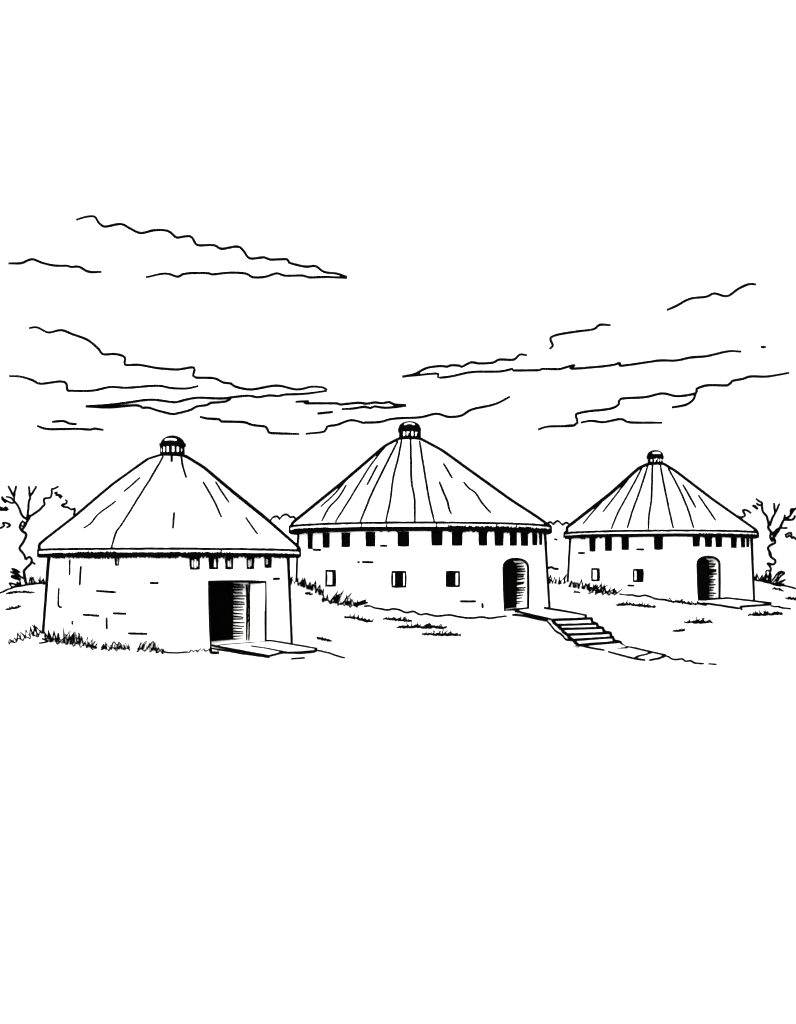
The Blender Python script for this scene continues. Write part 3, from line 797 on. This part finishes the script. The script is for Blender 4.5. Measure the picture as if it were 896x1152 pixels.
# short scribbled grass on open ground: nobody could count it
sg = MB()
for (x0, y0, x1, y1, w, h) in [(387,694.5,420,700,2.0,3),(431,697,464,699.5,1.8,3.4),(446,706.5,503,707,2.8,3.6),(475,714.5,519,715.5,2.4,3.6),(356,718.5,374,722,1.6,2),
      (343,668.8,352,669.5,2.6,1),(693,681.5,712,680.5,2.2,3),(711,681.5,738,684,2.0,2.6),(770,701,802,701,2.2,3.6),(757,711,771,709.5,2.0,2),(842,692.5,881,691.5,2.8,3.4),
      (869,663.2,882,665,2.2,1.4),(884,674,900,675.5,2.2,2),(646,666.6,653,667.2,2.4,1),(7,669,24,665.8,2.0,2),(20,666.6,39,667.2,1.8,1.2),(6.5,686.5,24,683,2.0,2)]:
    L = math.hypot(x1 - x0, y1 - y0); k = max(5, int(L / 2.2))
    stroke(sg, [(x0 + (x1 - x0) * i / k, y0 + (y1 - y0) * i / k + R_(-.55, .55) * min(w, 2)) for i in range(k + 1)], Gn, w * .8, w * .8, mi=0, wob=.4, ends=.3)
    if L > 14: stroke(sg, [(x0 + (x1 - x0) * (.12 + .7 * i / k), y0 + (y1 - y0) * (.12 + .7 * i / k) + 1.2 * (1 if i % 2 else -1) * R_(.2, 1)) for i in range(k + 1)], Gn, 1.3, 1.3, mi=0, wob=.3, ends=.4)
    x = x0 + 1
    while x < x1 - 1:
        t = (x - x0) / (x1 - x0); p = Gn(x, y0 + (y1 - y0) * t + R_(-.3, 1.0))
        if p:
            m = mpp(p.y); blade(sg, p - Vector((0, 0, .5 * m)), h * R_(.9, 2.0) * (.5 + math.sin(t * math.pi) * .6) * m, R_(-.7, 1.2), R_(.6, 1.2) * m)
        x += R_(1.0, 2.2)
tag(sg.build('short_grass', [INK]), 'short scribbled grass scattered over the open slope', kind='stuff')

# ------------------------------------------------------------------ trees and bushes
def limb(mb, pts, d, w0, w1, dd=0.0, wob=.25):
    q = smooth(pts, 2.0, wob); W = widths(len(q), w0, w1, .85)
    mb.tube([at(p[0], p[1], d + dd * i / len(q)) for i, p in enumerate(q)], [w * .5 * mpp(d) for w in W], 0, 7)
zt = lambda *p: Z(0, 530, 5.483, *p)
zu = lambda *p: Z(0, 540, 14.93, *p)
t1 = empty('bare_tree', at(30, 658, 56), 'crooked bare tree left of the nearest hut', 'tree', 'bare crooked trees')
mb = MB()
limb(mb, zt((165,700),(158,660),(150,620),(168,595),(188,572),(196,548),(180,528),(160,548)), 56, 3.0, 2.0)
limb(mb, zt((160,548),(155,520),(140,500),(122,475),(135,455),(150,430),(165,390),(140,370),(125,350)), 56, 2.2, 2.6)
limb(mb, zu((345,820),(330,800),(350,740),(380,690),(410,720),(400,780),(360,770)), 56, 1.8, 1.6)
limb(mb, zu((360,860),(420,780),(460,700),(500,630),(520,600)), 56, 2.0, 2.4)
limb(mb, zt((200,560),(215,573),(220,575)), 56, 1.6, 1.8)
mb.build('trunk', [INK], t1)
for pts, w0, w1, dd in [(zu((450,655),(390,610),(350,540),(320,460),(290,410),(245,355),(190,305),(100,280)),2.4,1.5,-.8),
                        (zu((250,380),(190,385),(120,350),(60,310),(45,285),(45,320),(95,380)),1.6,1.8,-.8),
                        (zu((455,650),(470,560),(485,460),(492,350),(510,310),(505,260),(488,105)),2.2,1.7,.6),(zu((515,265),(560,200),(612,108)),2.0,1.8,.9),
                        (zu((470,610),(520,600),(590,560),(660,505),(740,430),(750,410),(738,320),(790,305),(850,295),(870,240),(870,155),(900,150),(990,105)),2.2,1.7,.8),
                        (zu((240,280),(190,200),(145,105)),2.0,1.7,-1.0),(zu((240,280),(255,190),(275,105)),2.0,1.7,-.6),(zu((245,352),(243,310),(240,280)),.5,1.6,-.8)]:
    b = MB(); limb(b, pts, 56, w0, w1, dd); b.build('branch', [INK], t1)
for pts, w in [(zt((338,142),(352,128),(348,150),(362,145),(385,155),(375,166),(364,154)),2.0),(zt((402,176),(415,185),(410,198),(382,208),(398,220),(420,222),(442,238),(462,230),(460,250),(455,272)),1.9),
               (zu((-40,470),(0,460),(30,470),(60,490),(100,460),(140,492),(110,505),(60,500),(20,505),(-40,490)),2.0),(zu((-40,840),(0,810),(50,790),(75,765),(45,725),(110,720),(180,755),(125,795),(110,780)),1.9)]:
    b = MB(); limb(b, pts, 56, w, w, R_(-.8, .8)); b.build('leafage', [INK], t1)

zv = lambda *p: Z(780, 540, 7.198, *p)
zw = lambda *p: Z(836, 560, 14.93, *p)
t2 = empty('bare_tree', at(866, 657, 65), 'crooked bare tree right of the far hut with forked top', 'tree', 'bare crooked trees')
mb = MB()
limb(mb, zq((395,560),(400,470),(425,380),(440,310),(410,260),(375,220),(430,225),(480,240),(520,200),(515,160),(470,130),(430,90),(415,50),(410,0)), 65, 1.6, 2.4, 0, .15)
limb(mb, zv((630,625),(622,590),(605,548),(630,525),(662,510),(655,480),(640,462)), 65, 2.4, 2.2)
limb(mb, zw((500,740),(470,700),(460,640),(470,580),(440,530),(430,470),(440,430)), 65, 2.2, 2.4)
limb(mb, zw((545,760),(545,720),(520,680),(520,640),(490,590),(460,560),(455,530)), 65, 1.8, 2.2)
limb(mb, zw((500,660),(545,640),(560,600),(530,560),(510,610)), 65, 1.6, 1.5)
mb.build('trunk', [INK], t2)
for pts, w0, w1, dd in [(zw((430,440),(410,360),(390,300),(340,240),(325,160),(320,80),(280,60),(220,15)),2.4,1.7,-.6),(zw((320,120),(280,125),(235,95)),1.8,1.8,-.6),
                        (zw((455,470),(470,400),(490,340),(540,260),(530,180),(520,90)),2.2,1.7,.7),(zw((545,250),(580,180),(615,105)),1.9,1.8,.9),
                        (zw((530,640),(570,590),(620,500),(660,420),(700,360),(780,310),(830,240),(870,190),(960,150)),2.6,1.8,.8),(zw((700,370),(800,372),(850,350),(872,305)),2.0,2.2,1.2),
                        (zw((690,360),(705,290)),2.2,1.4,.9),(zw((630,510),(690,510),(745,505)),1.5,2.0,-.4),(zw((800,270),(815,190),(880,185)),1.6,1.8,1.3),(zw((520,600),(560,540),(600,510)),1.6,1.6,.3)]:
    b = MB(); limb(b, pts, 65, w0, w1, dd); b.build('branch', [INK], t2)
for pts, w in [(zv((358,290),(375,300),(400,303),(422,285),(410,262),(402,243),(440,245),(472,270)),1.9),(zw((175,135),(240,180)),2.8),
               (zw((705,630),(760,590),(810,590),(820,640),(780,630),(740,660),(710,640)),1.8),(zw((800,640),(830,680),(850,660),(896,700),(940,720)),2.2)]:
    b = MB(); limb(b, pts, 65, w, w, R_(-.6, .6)); b.build('leafage', [INK], t2)

def bush(label, line, d, marks, xpad=14):
    """rounded pale bush whose lumpy top edge carries the pen line"""
    mb = MB(); q = smooth(line, 1.5, .1)
    x0, x1 = q[0][0], q[-1][0]; W = []
    left = [(x0 - xpad, q[0][1] + 10), (x0 - xpad * .5, q[0][1] + 3)]; right = [(x1 + xpad * .5, q[-1][1] + 3), (x1 + xpad, q[-1][1] + 10)]
    edge = left + [tuple(p) for p in q] + right
    # sweep the lumpy profile through depth: full at the middle, shrinking to front and back
    N = 9; rows = []
    for k in range(N):
        u = -1 + 2 * k / (N - 1); s = math.sqrt(max(0.0, 1 - u * u * .98))
        row = []
        for j, (px, py) in enumerate(edge):
            p = at(px, py, d); base = float(gz(p.x, d)) - .2
            cxm = (edge[0][0] + edge[-1][0]) / 2; xm = at(cxm, py, d).x
            row.append(Vector((xm + (p.x - xm) * (.6 + .4 * s), d + u * 1.6, base + (p.z - base) * (.25 + .75 * s))))
        row = [Vector((row[0].x, row[0].y, base))] + row + [Vector((row[-1].x, row[-1].y, base))]
        rows.append(row)
    L = len(rows[0]); vs = [p for r in rows for p in r]
    mb.add(vs, [(k * L + j, k * L + j + 1, (k + 1) * L + j + 1, (k + 1) * L + j) for k in range(N - 1) for j in range(L - 1)])
    mb.add(rows[0], [tuple(range(L))]); mb.add(rows[-1], [tuple(range(L))])
    mb.tube([at(p[0], p[1] - .8, d - .1) for p in q], [w * .5 * mpp(d) for w in widths(len(q), 2.3)], 1, 6)
    for pts, w in marks: stroke(mb, pts, on_bvh(mb.bvh()), w)
    return tag(mb.build('bush', [LEAF, INK]), label, 'bush', 'pale bushes behind the huts')
bush('pale lumpy bush between the nearest and middle hut roofs', [(302,587),(305,586),(308,582.6),(312,581.8),(315,585),(319,580.6),(323,579.6),(327,583),(330,582),(334,586)], 72, [])
bush('pale lumpy bush between the middle and far hut roofs', [(614,591),(616.7,589.4),(619.5,588),(622.5,590.6),(627.5,586.8),(632.6,591.2),(637,588.8),(641,591)], 78,
     [([(623.2,606.6),(627.8,607.6)],2.2),([(616,639),(621,638),(624,639.6),(629,640)],2.4)])

# ------------------------------------------------------------------ clouds: pale drifting bodies whose broken edges are inked
def cloud(label, strokes, body, d, w=2.35, group='drifting clouds', th=1.6):
    mb = MB()
    if body is None:                       # a wisp hugging its only edge
        q = smooth(max(strokes, key=len), 3, 0); n_ = len(q)
        up = [(p[0], p[1] - 4.5 * math.sin(math.pi * i / (n_ - 1))) for i, p in enumerate(q)]
        body = [tuple(p) for p in q] + up[-2:0:-1]
    ring = [at(px, py, d) for px, py in body]; c = sum(ring, Vector()) / len(ring)
    mb.prism(ring, [p + Vector((0, th, 0)) for p in ring])
    for s in strokes: stroke(mb, s, on_depth(d), w, wob=.07, step=3)
    o = mb.build('cloud', [CLOUD, INK]); tag(o, label, 'cloud', group); return o
zA = lambda *p: Z(0, 230, 3.896, *p)
zB = lambda *p: Z(200, 230, 3.896, *p)
zC = lambda *p: Z(0, 350, 3.896, *p)
zD = lambda *p: Z(200, 390, 3.896, *p)
zE = lambda *p: Z(400, 380, 3.733, *p)
zF = lambda *p: Z(590, 300, 2.928, *p)
zG = lambda *p: Z(590, 400, 2.928, *p)
s1 = zA((335,68),(375,56),(415,54),(432,78),(450,94),(470,97),(530,86),(570,105),(618,126),(675,114),(735,116),(770,143)) + zB((0,146),(55,140),(75,165),(90,179),(160,179),(192,195),(262,185),(290,205),(317,237),(380,232),(405,242),(480,241),(490,256),(560,273),(605,271),(642,296),(700,304),(744,318))
s2 = zA((640,319),(725,303),(780,317)) + zB((20,307),(65,301),(138,302),(150,307),(230,299),(300,303),(330,319),(385,317),(435,302),(470,312),(550,312),(575,320),(650,318),(744,322))
cloud('topmost wedge shaped cloud tapering to a point on the right', [s1, s2], s1 + s2[::-1], 300)
cloud('short thin wavy cloud line at the upper left edge', [zA((38,259),(95,257),(140,240),(190,257),(240,268),(298,269),(312,274),(348,273),(390,295),(446,296))], None, 320)
s3 = zC((128,75),(165,72),(213,94),(270,84),(320,102),(385,127),(435,168),(452,189),(510,189),(548,203),(550,235),(610,236),(690,250),(770,256)) + zD((20,98),(72,92),(68,128),(80,136),(160,139),(200,157),(235,162),(250,174),(322,188),(435,171),(522,188),(590,176),(640,180),(655,192))
s4 = zC((376,416),(470,411),(560,401),(660,388),(750,398)) + zD((0,242),(80,224),(190,227),(235,222),(310,215),(352,221),(400,214),(445,216),(470,210),(560,206),(655,194))
s5 = zC((41,285),(95,288),(145,303),(180,318),(265,308),(292,318),(297,347),(315,349),(405,349),(485,333),(560,336),(690,327),(750,337),(820,339),(872,328))
body = s3 + s4[::-1] + zC((300,350),(292,318),(265,308),(180,318),(145,303),(95,288),(41,285),(70,200))
cloud('largest layered cloud at left with stepped upper edge and rounded tip', [s3, s4, s5], body, 306)
s6 = zC((376,418),(480,422),(600,413),(625,424),(655,424),(700,438),(755,451)) + zD((0,292),(55,278),(85,262),(130,256),(145,247),(212,241),(235,226))
cloud('slim lens shaped cloud under the layered left cloud', [s6], s6 + [p for p in s4[::-1] if p[0] < 258], 309)
s7 = zD((516,242),(578,240),(556,248),(700,249),(712,254),(790,246),(830,250),(896,247))[:-1] + zE((80,272),(115,275),(142,270),(165,280),(215,283))
s8 = zD((718,274),(770,271),(818,264),(845,269)) + zE((65,295),(82,288),(125,294),(215,286))
cloud('small spear shaped cloud left of the middle hut finial', [s7, s8, zD((612,294),(682,286))], s7 + s8[::-1], 312)
s9a = zD((97,307),(130,315),(182,319),(192,328),(290,331),(325,343),(388,352),(400,376),(440,380),(535,383))
s9b = zD((560,382),(643,372),(656,350),(700,342),(760,322),(815,334)) + zE((40,356),(100,354),(165,339),(270,334),(340,319),(390,332),(445,327),(490,301),(585,279),(650,247))
cloud('long low cloud edge passing right above the middle hut finial', [s9a, s9b], [tuple(p) for p in smooth(s9a + s9b, 4, 0)] + [(p[0], p[1] - 3.2) for p in smooth(s9a + s9b, 4, 0)[-2:0:-1]], 330)
s10 = zE((196,163),(250,152),(300,127),(360,119),(385,122),(400,116),(435,117),(447,122),(488,103),(515,108),(577,105),(605,92),(665,92),(690,71),(722,74))
s11 = zE((196,164),(270,156),(348,150),(348,166),(398,163),(470,147),(530,142),(605,142),(660,131),(663,137),(770,136),(785,131),(860,132)) + zF((122,336),(168,323),(152,336),(280,326),(316,316),(314,327),(440,310),(500,309),(550,299),(600,295),(672,279),(715,280))
cloud('long spear shaped cloud pointing left over the middle and far huts', [s10, s11], s10 + zF((60,300),(120,315),(280,316),(440,305),(600,291),(672,277),(715,280)) + s11[::-1], 303)
cloud('short hooked cloud line above the spear shaped right cloud', [zF((83,271),(94,260),(86,236),(110,224),(170,214),(228,206),(248,192),(285,193))], None, 318)
cloud('uppermost right cloud line rising to the right', [zF((470,143),(500,130),(545,106),(600,99),(626,88),(668,97),(705,73),(740,58),(764,59))], None, 321)
s12 = zG((45,244),(80,234),(165,230),(174,210),(170,194),(210,184),(285,175),(312,160),(318,143),(400,137),(455,125),(505,134),(565,124),(568,110),(605,98),(670,98),(685,84),(720,77),(745,69),(800,69),(873,57))
s13 = zG((485,171),(530,163),(555,147),(565,124)); s14 = zG((185,221),(220,215),(262,219),(318,209),(350,220),(455,221))
b12 = [p for p in s12 if p[0] < 783.5]
cloud('lowest right cloud with stepped edge and two under lines', [s12, s13, s14], b12 + s13[::-1] + s14[::-1], 315)
cloud('tiny dash of cloud at the far right edge', [zF((779,265),(796,265))], zF((779,264),(796,264),(796,267),(779,267)), 324, w=2.4)
cloud('short double cloud line low at the left edge', [zC((163,503),(205,516),(270,517),(340,516),(400,519),(415,515),(455,521)), zC((228,486),(280,482),(305,493),(338,496))],
      zC((163,503),(205,516),(270,517),(340,516),(400,519),(455,521),(338,496),(305,493),(280,482),(228,486)), 327)

# ------------------------------------------------------------------ light, sky, camera
w = bpy.data.worlds.new('World'); scene.world = w; w.use_nodes = True
nt = w.node_tree; bg = nt.nodes['Background']
sky = nt.nodes.new('ShaderNodeTexSky'); sky.sky_type = 'NISHITA'; sky.sun_disc = False
EL, AZ = 13, 186
sky.sun_elevation = math.radians(EL); sky.sun_rotation = math.radians(AZ)
sc = nt.nodes.new('ShaderNodeVectorMath'); sc.operation = 'SCALE'; sc.inputs['Scale'].default_value = .1
mx = nt.nodes.new('ShaderNodeMix'); mx.data_type = 'RGBA'; mx.inputs['Factor'].default_value = .94
nt.links.new(sky.outputs['Color'], sc.inputs[0]); nt.links.new(sc.outputs[0], mx.inputs['A'])
mx.inputs['B'].default_value = (1.0, 1.0, 1.0, 1)      # white overcast veil over the sky
nt.links.new(mx.outputs['Result'], bg.inputs['Color']); bg.inputs['Strength'].default_value = 1.0
sl = bpy.data.lights.new('sun', 'SUN'); sl.energy = 4.0; sl.angle = math.radians(20); sl.color = (1, .985, .96)
so = bpy.data.objects.new('sun', sl); col.objects.link(so)
a = math.radians(AZ); dv = Vector((math.sin(a) * math.cos(math.radians(EL)), math.cos(a) * math.cos(math.radians(EL)), math.sin(math.radians(EL))))
so.rotation_euler = dv.to_track_quat('Z', 'Y').to_euler()

cam = bpy.data.cameras.new('camera'); co = bpy.data.objects.new('camera', cam); col.objects.link(co)
co.location = (0, 0, 0); co.rotation_euler = (math.radians(90), 0, 0)
cam.sensor_fit = 'VERTICAL'; cam.sensor_height = 36; cam.lens = 36 * F / 1152
cam.shift_y = (HY - 576) / 1152; cam.clip_start = .1; cam.clip_end = 6000
scene.camera = co
scene.view_settings.view_transform = 'Standard'; scene.view_settings.look = 'None'
scene.view_settings.exposure = .9; scene.view_settings.gamma = 1
scene.view_settings.use_curve_mapping = False
scene.cycles.max_bounces = 8; scene.cycles.diffuse_bounces = 6
